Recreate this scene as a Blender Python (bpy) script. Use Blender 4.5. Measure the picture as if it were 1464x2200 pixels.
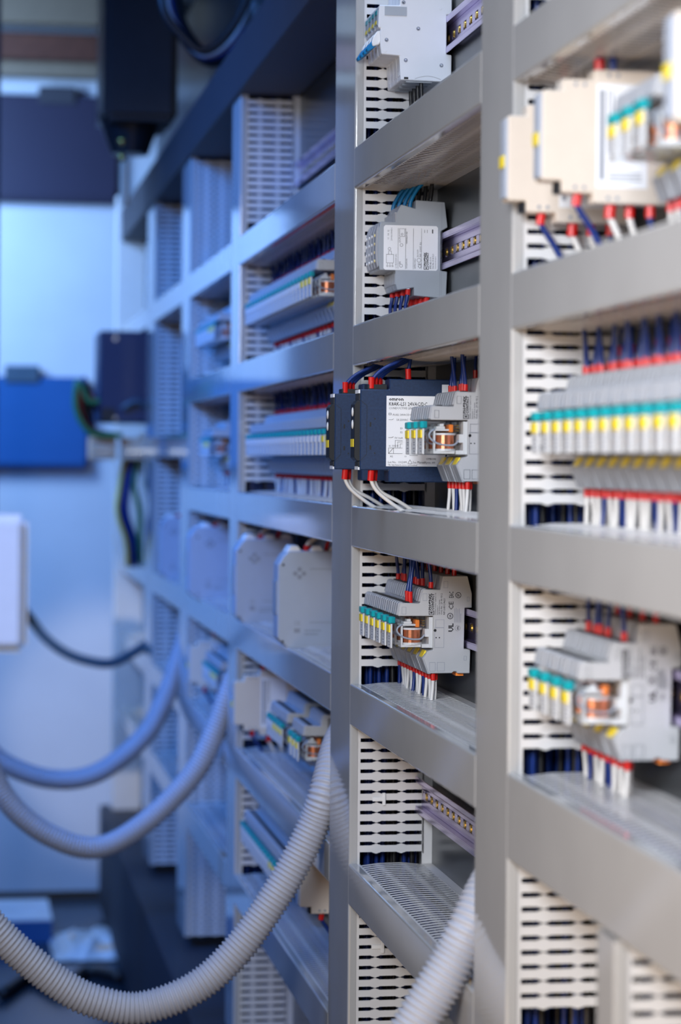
import bpy, bmesh, math, random
from mathutils import Vector, Matrix
random.seed(7)
S = bpy.context.scene
C = S.collection
for o in list(bpy.data.objects): bpy.data.objects.remove(o, do_unlink=True)

# ------------------------------------------------------------------ camera
ZC = 1.05                       # camera height above the floor
CX = -0.4636                    # camera distance from the mounting plate (x = 0)
TH = math.radians(9.15)
FPX = 5185.0
cam_d = bpy.data.cameras.new('camera'); cam = bpy.data.objects.new('camera', cam_d); C.objects.link(cam)
cam_d.sensor_fit = 'HORIZONTAL'; cam_d.sensor_width = 24.0; cam_d.lens = 85.0
cam_d.shift_y = -110/1464
cam_d.clip_start = 0.05; cam_d.clip_end = 60
cam.matrix_world = Matrix.Translation((CX, 0, ZC)) @ Matrix.Rotation(-TH, 4, 'Z') @ Matrix.Rotation(math.pi/2, 4, 'X') @ Matrix.Rotation(0.0085, 4, 'Z')
cam_d.dof.use_dof = True; cam_d.dof.focus_distance = 2.18; cam_d.dof.aperture_fstop = 5.6
S.camera = cam

# ------------------------------------------------------------------ light
S.view_settings.view_transform = 'Standard'; S.view_settings.look = 'None'
S.view_settings.gamma = 1.0; S.view_settings.use_curve_mapping = False
S.view_settings.exposure = 0.0
W = bpy.data.worlds.new('world'); S.world = W; W.use_nodes = True
bg = W.node_tree.nodes['Background']; bg.inputs[0].default_value = (0.38, 0.46, 0.66, 1); bg.inputs[1].default_value = 0.07

def area(name, loc, target, size, power, color, size_y=None):
    l = bpy.data.lights.new(name, 'AREA'); l.energy = power; l.color = color
    l.shape = 'RECTANGLE'; l.size = size; l.size_y = size_y or size
    o = bpy.data.objects.new(name, l); C.objects.link(o); o.location = loc
    d = Vector(target) - Vector(loc)
    o.rotation_euler = d.to_track_quat('-Z', 'Y').to_euler()
    return o
k = area('key_area_light', (-0.80, 0.15, ZC+0.45), (0.06, 1.70, ZC-0.05), 0.45, 4.9, (0.85, 0.91, 1.0)); k.data.spread = math.radians(60)  # added soft key lamp near the camera, for faces turned towards it
k = area('warm_left_fill_light', (-1.30, 0.45, ZC-0.05), (0.0, 0.85, ZC-0.05), 0.7, 3.6, (1.0, 0.83, 0.68)); k.data.spread = math.radians(88)  # added warm fill lamp out of view, lifts the nearest duct covers
k = area('warm_floor_bounce_light', (-0.70, 0.9, 0.10), (-0.02, 1.75, ZC), 0.8, 4.2, (1.0, 0.68, 0.38)); k.data.spread = math.radians(110)
k = area('blue_daylight_far', (-1.55, 2.9, ZC+1.2), (0.0, 4.0, ZC+0.16), 0.8, 29, (0.055, 0.27, 1.0), 0.8); k.data.spread = math.radians(100)
area('blue_end_wall_light', (-0.86, 5.1, ZC+0.72), (-0.47, 5.78, ZC+0.40), 0.35, 23, (0.32, 0.56, 1.0), 0.5)
area('cool_sky_from_above', (-0.42, 1.75, ZC+1.5), (-0.06, 1.95, ZC-0.3), 0.7, 22, (0.50, 0.68, 1.0), 1.5)
sl = bpy.data.lights.new('box_spot_light', 'SPOT'); sl.energy = 300; sl.color = (1.0, 0.95, 0.88); sl.spot_size = math.radians(7); sl.spot_blend = 0.4; sl.shadow_soft_size = 0.05  # narrow spot added to brighten the white junction box
so = bpy.data.objects.new('box_spot_light', sl); C.objects.link(so); so.location = (-1.9, 1.2, ZC+1.3)
so.rotation_euler = (Vector((-0.44, 4.8, ZC-0.24))-so.location).to_track_quat('-Z', 'Y').to_euler()

# ------------------------------------------------------------------ materials
def mat(name, col, rough=0.5, metal=0.0, noise=0.0, nscale=40, bump=0.0, bscale=300, spec=0.5, trans=0.0, emit=None, coat=0.0):
    m = bpy.data.materials.new(name); m.use_nodes = True
    nt = m.node_tree; b = nt.nodes['Principled BSDF']
    b.inputs['Base Color'].default_value = (*col, 1); b.inputs['Roughness'].default_value = rough
    b.inputs['Metallic'].default_value = metal
    if 'Specular IOR Level' in b.inputs: b.inputs['Specular IOR Level'].default_value = spec
    if coat: b.inputs['Coat Weight'].default_value = coat; b.inputs['Coat Roughness'].default_value = 0.08
    tc = nt.nodes.new('ShaderNodeTexCoord')
    if noise:
        n = nt.nodes.new('ShaderNodeTexNoise'); n.inputs['Scale'].default_value = nscale; n.inputs['Detail'].default_value = 4
        r = nt.nodes.new('ShaderNodeValToRGB')
        r.color_ramp.elements[0].position = 0.3; r.color_ramp.elements[1].position = 0.7
        r.color_ramp.elements[0].color = (*[max(0, c*(1-noise)) for c in col], 1)
        r.color_ramp.elements[1].color = (*[min(1, c*(1+noise)) for c in col], 1)
        nt.links.new(tc.outputs['Object'], n.inputs['Vector']); nt.links.new(n.outputs['Fac'], r.inputs[0])
        nt.links.new(r.outputs[0], b.inputs['Base Color'])
    if bump:
        n2 = nt.nodes.new('ShaderNodeTexNoise'); n2.inputs['Scale'].default_value = bscale
        bp = nt.nodes.new('ShaderNodeBump'); bp.inputs['Strength'].default_value = bump; bp.inputs['Distance'].default_value = 0.0008
        nt.links.new(tc.outputs['Object'], n2.inputs['Vector']); nt.links.new(n2.outputs['Fac'], bp.inputs['Height'])
        nt.links.new(bp.outputs[0], b.inputs['Normal'])
    return m
def mat_clear(name, tint, gloss=0.12):
    m = bpy.data.materials.new(name); m.use_nodes = True; nt = m.node_tree
    for n in list(nt.nodes): nt.nodes.remove(n)
    o = nt.nodes.new('ShaderNodeOutputMaterial'); mx = nt.nodes.new('ShaderNodeMixShader')
    t = nt.nodes.new('ShaderNodeBsdfTransparent'); t.inputs[0].default_value = (*tint, 1)
    g = nt.nodes.new('ShaderNodeBsdfGlossy'); g.inputs['Roughness'].default_value = 0.06
    mx.inputs[0].default_value = gloss
    nt.links.new(t.outputs[0], mx.inputs[1]); nt.links.new(g.outputs[0], mx.inputs[2]); nt.links.new(mx.outputs[0], o.inputs[0])
    return m
M = dict(
    cover=mat('duct_cover_pvc', (0.40, 0.395, 0.39), 0.07, noise=0.03, nscale=18),
    duct=mat('duct_body_pvc', (0.64, 0.63, 0.63), 0.32, noise=0.03, nscale=30),
    plate=mat('mounting_plate_steel', (0.05, 0.055, 0.06), 0.28, 0.3, noise=0.15, nscale=6),
    frame=mat('cabinet_frame_paint', (0.035, 0.033, 0.042), 0.6, noise=0.06, nscale=10),
    relay=mat('relay_base_grey', (0.42, 0.43, 0.45), 0.42, noise=0.03, bump=0.05, bscale=900),
    ribs=mat('terminal_grey', (0.33, 0.34, 0.37), 0.4, noise=0.03),
    modgrey=mat('module_blue_grey', (0.33, 0.36, 0.40), 0.38, noise=0.03, bump=0.05, bscale=900),
    teal=mat('lever_teal', (0.0, 0.33, 0.37), 0.35, noise=0.03),
    yellow=mat('marker_yellow', (0.83, 0.64, 0.03), 0.5, noise=0.04, nscale=200),
    paleyellow=mat('marker_pale_yellow', (0.80, 0.66, 0.30), 0.5, noise=0.04, nscale=200),
    front=mat('relay_front_grey', (0.62, 0.63, 0.65), 0.35, noise=0.05, nscale=300),
    clear=mat_clear('clear_polycarbonate', (0.93, 0.95, 0.97)),
    copper=mat('coil_copper', (0.75, 0.27, 0.13), 0.28, 0.75, noise=0.08, nscale=600),
    orange=mat('contact_orange', (0.95, 0.25, 0.03), 0.4, noise=0.03),
    gold=mat('contact_brass', (0.75, 0.5, 0.12), 0.25, 0.9, noise=0.05),
    white=mat('white_plastic', (0.78, 0.78, 0.78), 0.35, noise=0.02),
    mcb=mat('breaker_white', (0.70, 0.71, 0.74), 0.42, noise=0.02, bump=0.04, bscale=900),
    mcbgrey=mat('breaker_label_grey', (0.36, 0.39, 0.43), 0.5, noise=0.04),
    black=mat('black_plastic', (0.012, 0.013, 0.016), 0.4, noise=0.1),
    navy=mat('controller_dark', (0.009, 0.027, 0.078), 0.42, noise=0.2, nscale=500, bump=0.07, bscale=3500),
    paper=mat('label_paper', (0.80, 0.81, 0.84), 0.5, noise=0.015),
    ink=mat('ink_black', (0.015, 0.015, 0.02), 0.6, noise=0.05),
    greyink=mat('ink_grey', (0.25, 0.27, 0.32), 0.6, noise=0.05),
    bluew=mat('wire_navy_blue', (0.007, 0.028, 0.17), 0.33, noise=0.1, nscale=90),
    whitew=mat('wire_white', (0.70, 0.67, 0.64), 0.4, noise=0.03),
    cyanw=mat('wire_cyan', (0.0, 0.16, 0.38), 0.35, noise=0.08),
    blackw=mat('wire_black', (0.012, 0.012, 0.014), 0.4, noise=0.08),
    red=mat('ferrule_red', (0.60, 0.008, 0.006), 0.38, noise=0.06),
    redw=mat('wire_red', (0.45, 0.015, 0.01), 0.4, noise=0.06),
    beige=mat('module_beige', (0.66, 0.58, 0.50), 0.45, noise=0.03),
    hose=mat('hose_grey', (0.41, 0.42, 0.48), 0.42, noise=0.03),
    hosedark=mat('hose_dark', (0.05, 0.09, 0.13), 0.35, noise=0.06),
    zinc=mat('rail_zinc_passivated', (0.52, 0.46, 0.68), 0.22, 0.95, noise=0.12, nscale=12),
    box=mat('power_box_grey', (0.38, 0.42, 0.50), 0.4, noise=0.03),
    wall=mat('end_wall_paint', (0.60, 0.62, 0.66), 0.3, noise=0.08, nscale=3),
    pocket=mat('pocket_blue', (0.004, 0.085, 0.27), 0.5, noise=0.06, nscale=6),
    pocketdark=mat('pocket_dark_violet', (0.022, 0.018, 0.042), 0.5, noise=0.06, nscale=6),
    floor=mat('floor_dark', (0.02, 0.035, 0.055), 0.22, noise=0.3, nscale=5),
    ceil=mat('ceiling_dark', (0.035, 0.033, 0.036), 0.6, noise=0.15, nscale=5),
    rust=mat('bar_brown', (0.10, 0.035, 0.02), 0.5, noise=0.2),
    cream=mat('block_cream', (0.80, 0.52, 0.33), 0.5, noise=0.06),
    railcream=mat('rail_cream', (0.20, 0.15, 0.10), 0.5, noise=0.06),
    green=mat('wire_green', (0.05, 0.22, 0.07), 0.4, noise=0.06),
    bag=mat('bag_film', (0.62, 0.68, 0.75), 0.3, noise=0.1, nscale=20),
    steel=mat('screw_steel', (0.6, 0.62, 0.66), 0.25, 1.0, noise=0.05),
)

# ------------------------------------------------------------------ helpers
def obj(name, verts, faces, m, parent=None, smooth=False, loc=None):
    me = bpy.data.meshes.new(name); me.from_pydata([tuple(v) for v in verts], [], faces); me.update()
    me.materials.append(M[m] if isinstance(m, str) else m)
    if smooth: me.polygons.foreach_set('use_smooth', [True]*len(me.polygons))
    o = bpy.data.objects.new(name, me); C.objects.link(o)
    if parent: o.parent = parent
    if loc: o.location = loc
    return o
def tag(o, label, cat, group=None):
    o['label'] = label; o['category'] = cat
    if group: o['group'] = group
    return o
def struct(o): o['kind'] = 'structure'; return o
def stuff(o): o['kind'] = 'stuff'; return o
def empty(name, loc=(0, 0, 0), rz=0):
    o = bpy.data.objects.new(name, None); C.objects.link(o); o.location = loc; o.rotation_euler.z = rz
    o.empty_display_size = 0.02
    return o
def clone(o, loc=None, parent=None, label=None, group=None):
    c = o.copy(); C.objects.link(c)
    if parent: c.parent = parent
    if loc is not None: c.location = loc
    if label: c['label'] = label
    if group: c['group'] = group
    for ch in list(o.children): clone(ch, parent=c)
    return c
class MB:
    def __init__(s): s.v = []; s.f = []
    def add(s, vs, fs):
        n = len(s.v); s.v += [tuple(v) for v in vs]; s.f += [tuple(i+n for i in f) for f in fs]; return s
    def box(s, x0, x1, y0, y1, z0, z1):
        vs = [(x, y, z) for x in (x0, x1) for y in (y0, y1) for z in (z0, z1)]
        return s.add(vs, [(0,1,3,2),(4,6,7,5),(0,4,5,1),(2,3,7,6),(0,2,6,4),(1,5,7,3)])
    def prism_y(s, prof, y0, y1):          # prof: (depth d, z) ; x = -d
        n = len(prof)
        a = sum(prof[i][0]*prof[(i+1)%n][1]-prof[(i+1)%n][0]*prof[i][1] for i in range(n))
        if a < 0: prof = prof[::-1]
        vs = [(-d, y0, z) for d, z in prof] + [(-d, y1, z) for d, z in prof]
        fs = [tuple(range(n))[::-1], tuple(range(n, 2*n))] + [(i, (i+1)%n, (i+1)%n+n, i+n) for i in range(n)]
        fs = [f[::-1] for f in fs]
        return s.add(vs, fs)
    def prism_z(s, prof, z0, z1):          # prof: (d, y)
        n = len(prof)
        vs = [(-d, y, z0) for d, y in prof] + [(-d, y, z1) for d, y in prof]
        fs = [tuple(range(n)), tuple(range(n, 2*n))[::-1]] + [((i+1)%n, i, i+n, (i+1)%n+n) for i in range(n)]
        return s.add(vs, fs)
    def cyl(s, c, axis, r, l, seg=16, r2=None):
        r2 = r if r2 is None else r2
        ax = Vector(axis).normalized(); u = ax.orthogonal().normalized(); w = ax.cross(u); c = Vector(c)
        vs = []
        for k, rr in ((0, r), (l, r2)):
            for i in range(seg):
                t = 2*math.pi*i/seg; vs.append(c+ax*k+(u*math.cos(t)+w*math.sin(t))*rr)
        fs = [tuple(range(seg))[::-1], tuple(range(seg, 2*seg))] + [(i, (i+1)%seg, (i+1)%seg+seg, i+seg) for i in range(seg)]
        return s.add(vs, fs)
    def sphere(s, c, r, seg=12, rings=7, sc=(1, 1, 1)):
        vs = [(c[0], c[1], c[2]+r*sc[2])]
        for j in range(1, rings):
            p = math.pi*j/rings
            for i in range(seg):
                t = 2*math.pi*i/seg
                vs.append((c[0]+r*sc[0]*math.sin(p)*math.cos(t), c[1]+r*sc[1]*math.sin(p)*math.sin(t), c[2]+r*sc[2]*math.cos(p)))
        vs.append((c[0], c[1], c[2]-r*sc[2])); n = len(vs)-1
        fs = [(0, 1+i, 1+(i+1)%seg) for i in range(seg)]
        for j in range(rings-2):
            a = 1+j*seg; b = a+seg
            fs += [(a+i, b+i, b+(i+1)%seg, a+(i+1)%seg) for i in range(seg)]
        a = 1+(rings-2)*seg
        fs += [(a+i, n, a+(i+1)%seg) for i in range(seg)]
        return s.add(vs, fs)
    def tube(s, pts, r, seg=8, rmod=None, caps=True):
        pts = [Vector(p) for p in pts]; n = len(pts)
        T = [(pts[min(i+1, n-1)]-pts[max(i-1, 0)]).normalized() for i in range(n)]
        u = T[0].orthogonal().normalized(); vs = []
        for i in range(n):
            u = (u - T[i]*u.dot(T[i])).normalized(); w = T[i].cross(u)
            rr = r if rmod is None else rmod(i)
            vs += [pts[i]+(u*math.cos(2*math.pi*k/seg)+w*math.sin(2*math.pi*k/seg))*rr for k in range(seg)]
        fs = [(i*seg+k, i*seg+(k+1)%seg, (i+1)*seg+(k+1)%seg, (i+1)*seg+k) for i in range(n-1) for k in range(seg)]
        if caps: fs += [tuple(range(seg))[::-1], tuple(range((n-1)*seg, n*seg))]
        return s.add(vs, fs)
    def build(s, name, m, parent=None, bevel=0, smooth=False, loc=None, segs=1, ang=40):
        o = obj(name, s.v, s.f, m, parent, smooth, loc)
        if bevel:
            bm = bmesh.new(); bm.from_mesh(o.data)
            bmesh.ops.recalc_face_normals(bm, faces=bm.faces)
            es = [e for e in bm.edges if len(e.link_faces) == 2 and e.calc_face_angle(0) > math.radians(ang)]
            bmesh.ops.bevel(bm, geom=es, offset=bevel, segments=segs, affect='EDGES', clamp_overlap=True)
            bm.to_mesh(o.data); bm.free()
        return o
def spline(pts, n):
    pts = [Vector(p) for p in pts]; P = [pts[0]*2-pts[1]] + pts + [pts[-1]*2-pts[-2]]; out = []
    for i in range(1, len(P)-2):
        a, b, c, d = P[i-1:i+3]
        for k in range(n):
            t = k/n
            out.append(0.5*((2*b)+(c-a)*t+(2*a-5*b+4*c-d)*t*t+(3*b-a-3*c+d)*t**3))
    out.append(pts[-1]); return out
def img(X, Y, y):                 # a point of the photograph at the world distance y along the panel
    a = 0.0085; X0 = X-732; Y0 = Y-990
    x2 = X0*math.cos(a)+Y0*math.sin(a); y2 = -X0*math.sin(a)+Y0*math.cos(a)
    t = math.tan(TH+math.atan(x2/FPX)); dx = y*t; depth = y*math.cos(TH)+dx*math.sin(TH)
    return Vector((CX+dx, y, ZC-y2*depth/FPX))
NEAR = (Vector((1, 0, 0)), Vector((0, 0, 1)))       # writing on a face that looks to -y
UP = (Vector((0, 0, 1)), Vector((-1, 0, 0)))        # the same face, text turned to read upward
FRONT = (Vector((0, -1, 0)), Vector((0, 0, 1)))     # writing on a face that looks to -x
TS = bpy.data.scenes.new('lettering_workspace')
def text(s, size, m, loc, frame, parent, bold=0.0, sx=1.0, align='LEFT', name='lettering', fit=None):
    cu = bpy.data.curves.new('t', 'FONT'); cu.body = s; cu.size = size; cu.offset = bold*size; cu.resolution_u = 1
    cu.align_x = align
    to = bpy.data.objects.new('t', cu); TS.collection.objects.link(to)
    TS.view_layers[0].update()
    me = bpy.data.meshes.new_from_object(to.evaluated_get(TS.view_layers[0].depsgraph))
    bpy.data.objects.remove(to, do_unlink=True); bpy.data.curves.remove(cu)
    L = Vector(loc)
    if fit: sx = fit/max(1e-6, max(v.co.x for v in me.vertices)-min(v.co.x for v in me.vertices))
    for v in me.vertices: v.co = L+frame[0]*v.co.x*sx+frame[1]*v.co.y
    me.materials.clear(); me.materials.append(M[m]); me.name = name
    o = bpy.data.objects.new(name, me); C.objects.link(o); o.parent = parent
    return o
def marks(rects, y, m, parent, name='print_mark', t=0.00012):   # thin printed bars on a -y face ((x0,x1,z0,z1) in mm)
    b = MB()
    for x0, x1, z0, z1 in rects: b.box(x0/1000, x1/1000, y-t, y, z0/1000, z1/1000)
    return b.build(name, m, parent)
def mm(prof): return [(d/1000, z/1000) for d, z in prof]

# ------------------------------------------------------------------ levels
H = dict(H1=0.303, H2=0.1315, H3=-0.043, H4=-0.215, H5=-0.389, H6=-0.560)
ROW = dict(R1=0.402, R2=0.199, R3=0.024, R4=-0.149, R5=-0.322, R6=-0.495)
VA = (1.630, 1.735); VB = (2.2985, 2.4207); V3 = (3.245, 3.340); V4 = (3.934, 4.070); V5 = (4.637, 4.800)

# ------------------------------------------------------------------ setting
b = MB().box(-6, 3, -3, 9, -0.05, 0); struct(b.build('floor', 'floor'))
b = MB().box(-0.0, 0.03, 0.8, 5.62, 0.26, ZC+0.9); struct(b.build('wall_right', 'plate'))
b = MB().box(-0.54, 0.35, 5.78, 5.84, 0.02, 2.6); struct(b.build('wall_back', 'wall'))
b = MB().box(-0.9, 0.35, 2.6, 5.8, ZC+1.06, ZC+1.10); struct(b.build('ceiling', 'ceil'))
b = MB().box(-0.088, -0.0, 2.44, 5.56, ZC+0.494, ZC+0.568); o = struct(b.build('trim_1', 'frame', bevel=0.002))
b = MB().box(-0.12, 0.03, 2.0, 5.60, 0.02, 0.25); struct(b.build('trim_2', 'frame', bevel=0.003))
b = MB().box(-0.098, -0.03, 5.50, 5.545, 0.25, ZC+0.60); struct(b.build('trim_3', 'duct', bevel=0.003))

# ------------------------------------------------------------------ cable ducts
def finger_profile():
    P = [(8, 5.0), (9.4, 5.0), (9.8, 3.15)]
    for c in (30.4, 55.0):
        P += [(c-4.6, 3.15), (c-3.0, 4.0), (c-2.2, 3.9), (c-1.3, 4.5), (c, 4.75), (c+1.3, 4.5), (c+2.2, 3.9), (c+3.0, 4.0), (c+4.6, 3.15)]
    P += [(71.2, 3.15), (71.6, 5.0), (72.5, 5.0)]
    return P
FP = finger_profile()
def finger_mesh():
    b = MB(); t = 0.0016; n = len(FP)
    vs = []
    for y in (0, t):
        vs += [(-d/1000, y, h/1000) for d, h in FP] + [(-d/1000, y, -h/1000) for d, h in FP]
    fs = []
    for i in range(n-1):
        fs.append((i, i+1, n+i+1, n+i)); fs.append((2*n+i+1, 2*n+i, 3*n+i, 3*n+i+1))
        fs.append((i+1, i, 2*n+i, 2*n+i+1)); fs.append((n+i, n+i+1, 3*n+i+1, 3*n+i))
    b.add(vs, fs); return b
FM = None
def cover_profile(a0, a1, d0=74, d1=82, t=1.6, r=2.0):
    # (d, along) U section with rounded corners
    a0 *= 1000; a1 *= 1000; P = [(d0, a0)]
    for k in range(5):
        q = math.pi/2*k/4; P.append((d1-r+r*math.sin(q), a0+r-r*math.cos(q)))
    for k in range(5):
        q = math.pi/2*k/4; P.append((d1-r+r*math.cos(q), a1-r+r*math.sin(q)))
    P += [(d0, a1), (d0, a1-t), (d1-t, a1-t), (d1-t, a0+t), (d0, a0+t)]
    return [(d/1000, a/1000) for d, a in P]
def bundle(r, axis, L, u0, u1, x0, x1, n, seed):
    rn = random.Random(seed)
    for m_, k in (('bluew', n), ('blackw', n//2)):
        b = MB()
        for i in range(k):
            u, x = rn.uniform(u0, u1), rn.uniform(x0, x1); pts = []
            for t in range(6):
                uu, xx = u+rn.uniform(-.002, .002), x+rn.uniform(-.003, .003); a = L*t/5
                pts.append((-xx, a, uu) if axis == 'y' else (-xx, uu, a))
            b.tube(pts, 0.0023, 5)
        stuff(b.build('wire_bundle', m_, r, smooth=True))
def vduct(y0, y1, z0, z1, label, singles=True):
    global FM
    r = empty('cable_duct', (0, y0, ZC+z0)); w = y1-y0; L = z1-z0
    MB().prism_z(cover_profile(0, w), 0, L).build('cover', 'cover', r)
    b = MB().box(-0.003, 0, 0.001, w-0.001, 0, L).box(-0.010, -0.003, 0.001, 0.0028, 0, L).box(-0.010, -0.003, w-0.0028, w-0.001, 0, L)
    b.build('channel_base', 'duct', r)
    b = MB().box(-0.0745, -0.0712, 0.0008, 0.0028, 0, L).box(-0.0745, -0.0712, w-0.0028, w-0.0008, 0, L)
    b.build('rim', 'duct', r)
    n = int(L/0.010); far = MB(); near = MB(); base = finger_mesh()
    for i in range(n):
        z = 0.005+i*0.010
        if singles and any(t-0.036 < z0+z < t+0.013 for t in H.values()): continue
        if singles:
            if FM is None:
                o = base.build('finger', 'duct', r); FM = o.data
            else:
                o = bpy.data.objects.new('finger', FM); C.objects.link(o); o.parent = r
            o.location = (0, 0.0010, z)
        else:
            near.add([(x, y+0.001, zz+z) for x, y, zz in base.v], base.f)
        far.box(-0.072, -0.008, w-0.0028, w-0.0012, z-0.0031, z+0.0031)
    bundle(r, 'z', L, 0.016, w-0.012, 0.010, 0.066, 34 if singles else 16, int(y0*100))
    if not singles: stuff(near.build('finger_row', 'duct', r))
    stuff(far.build('far_finger_row', 'duct', r))
    return tag(r, label, 'cable duct', 'upright slotted cable ducts')
def hduct(y0, y1, ztop, label, h=0.040, above=True, bow=0.0026, both=True):
    # above: the duct is above the eye, its underside shows
    r = empty('cable_duct', (0, y0, ZC+ztop-h)); L = y1-y0
    MB().prism_y([(d, a) for d, a in cover_profile(0, h)], 0, L).build('cover', 'cover', r)
    b = MB().box(-0.003, 0, 0, L, 0.001, h-0.001)
    for z0, z1 in ((0.001, 0.0028), (h-0.0028, h-0.001)):
        b.box(-0.010, -0.003, 0, L, z0, z1)
    b.build('channel_base', 'duct', r)
    b = MB()
    for z0, z1 in ((0.0006, 0.0026), (h-0.0026, h-0.0006)): b.box(-0.0745, -0.0712, 0, L, z0, z1)
    b.build('rim', 'duct', r)
    n = int(L/0.010)
    bundle(r, 'y', L, 0.009, h-0.009, 0.008, 0.066, 22, int(y0*100+ztop*1000))
    for side in (0, 1):
        b = MB(); top = side == 1; vis = (top != above)
        for i in range(n):
            yc = 0.005+i*0.010; vs = []
            for t in (0, 0.00025):
                for sgn in (1, -1):
                    for d, hh in FP:
                        bo = bow*math.sin(math.pi*(d-8)/64.5)
                        z = (h-0.001-t+bo) if top else (0.001+t-bo)
                        vs.append((-d/1000, yc+sgn*max(hh*0.72, (hh-4.3)*7)/1000, z))
            m_ = len(FP); fs = []
            for k in range(m_-1):
                fs.append((k, k+1, m_+k+1, m_+k)); fs.append((2*m_+k+1, 2*m_+k, 3*m_+k, 3*m_+k+1))
                fs.append((k+1, k, 2*m_+k, 2*m_+k+1)); fs.append((m_+k, m_+k+1, 3*m_+k+1, 3*m_+k))
            if vis or i % 1 == 0: b.add(vs, fs)
        stuff(b.build('upper_finger_row' if top else 'lower_finger_row', 'duct', r, smooth=False))
    return tag(r, label, 'cable duct', 'level slotted cable ducts')

va = vduct(*VA, -0.78, 0.9, 'broad upright grey cable duct nearest the camera, running the full height')
vb = vduct(*VB, -0.78, 0.9, 'upright grey cable duct in focus behind the two black level controllers')
v3 = vduct(*V3, -0.78, 0.494, 'upright grey cable duct beside the rear big grey power box')
v4 = vduct(*V4, -0.78, 0.494, 'blurred upright cable duct where the second grey hose comes out', False)
v5 = vduct(*V5, -0.78, 0.494, 'blurred upright cable duct next to the black box with two screws', False)
v0 = vduct(1.355, 1.395, -0.78, -0.277, 'short narrow upright cable duct at the lower right corner')
BAY = dict(N=(0.95, VA[0]), B=(VA[1], VB[0]), L=(VB[1], V3[0]), M=(V3[1], V4[0]), P=(V4[1], V5[0]), Q=(V5[1], 5.5))
where = dict(N='in the nearest bay at the right', B='in the bay that is in focus', L='in the bay left of the focused upright duct',
             M='in the second bay left of the focused one', P='in the blurred bay by the far upright ducts', Q='in the farthest bay by the black box')
lvl = dict(H1='top level duct', H2='second level duct from the top', H3='third level duct from the top', H4='fourth level duct from the top',
           H5='fifth level duct from the top', H6='lowest level duct')
for bay, hs in dict(N=('H1', 'H2', 'H3', 'H4'), B=('H1', 'H2', 'H3', 'H4', 'H5'), L=('H1', 'H2', 'H3', 'H4', 'H5', 'H6'),
                    M=('H1', 'H2', 'H3', 'H4', 'H5', 'H6'), P=('H1', 'H4', 'H5', 'H6'), Q=('H1', 'H4', 'H5', 'H6')).items():
    for h in hs:
        hh = 0.060 if (bay, h) == ('N', 'H4') else 0.040
        hduct(BAY[bay][0]+0.0005, BAY[bay][1]+0.0, H[h], 'grey %s %s' % (lvl[h], where[bay]), hh, H[h] > 0)
hduct(BAY['P'][0], BAY['P'][1], 0.043, 'blurred blue-lit level duct at eye height between the far uprights')
hduct(BAY['Q'][0], BAY['Q'][1], 0.043, 'level duct at eye height just below the black box with screws')

# ------------------------------------------------------------------ DIN rails
def rail(y0, y1, z, label, d0=0.0):
    r = empty('mounting_rail', (-d0, y0, ZC+z)); L = y1-y0; t = 0.0012
    b = MB()
    b.box(-0.0075, -0.0063, 0, L, 0.0125, 0.0175).box(-0.0075, -0.0063, 0, L, -0.0175, -0.0125)
    b.box(-0.0075, 0, 0, L, 0.0113, 0.0125).box(-0.0075, 0, 0, L, -0.0125, -0.0113)
    b.box(-t, 0, 0, L, 0.0040, 0.0113).box(-t, 0, 0, L, -0.0113, -0.0040)
    n = int(L/0.025); g = MB()
    for i in range(n+1):
        ya = max(0, i*0.025-0.0065); yb = min(L, i*0.025+0.0065)
        b.box(-t, 0, ya, yb, -0.0040, 0.0040)
    b.build('rail_profile', 'zinc', r, bevel=0.0004)
    for i in range(n):
        yc = (i+0.5)*0.025
        o = MB().cyl((-0.0005, yc, 0), (-1, 0, 0), 0.0038, 0.0014, 12, 0.0030).build('hole_glint', 'gold', r)  # brass disc imitates the bright reflection in each rail hole
    return tag(r, label, 'rail', 'slotted zinc rails')
rail(BAY['B'][0], BAY['B'][1], ROW['R1'], 'violet zinc rail carrying the white circuit breakers')
rail(BAY['B'][0], BAY['B'][1], ROW['R2'], 'violet zinc rail to the right of the blue-grey modules with white label')
rail(BAY['B'][0], BAY['B'][1], ROW['R3'], 'zinc rail behind the black level controllers')
rail(BAY['B'][0], BAY['B'][1], ROW['R4'], 'dark zinc rail carrying the six relays in focus')
rail(BAY['B'][0], BAY['B'][1]-0.002, ROW['R5'], 'empty violet zinc rail below the six relays in focus', 0.010)
rail(BAY['L'][0], BAY['L'][1], ROW['R1']-0.015, 'empty blue-lit zinc rail high up left of the focused upright duct')
for k, rr in (('R2', 'upper relay row'), ('R3', 'middle relay row'), ('R4', 'big grey power boxes'), ('R5', 'lower relays'), ('R6', 'lowest relay row')):
    rail(BAY['L'][0], BAY['L'][1], ROW[k], 'zinc rail under the %s left of the focused duct' % rr)
for k, rr in (('R2', 'beige modules'), ('R3', 'long relay row'), ('R4', 'four relays')):
    rail(BAY['N'][0], BAY['N'][1], ROW[k], 'zinc rail carrying the %s nearest the camera' % rr)
for k in ('R2', 'R3', 'R4', 'R5'):
    rail(BAY['M'][0], BAY['M'][1], ROW[k], 'blurred zinc rail in the second bay left, %s' % {'R2': 'upper', 'R3': 'middle', 'R4': 'behind the grey box', 'R5': 'behind the beige module'}[k])

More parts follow.
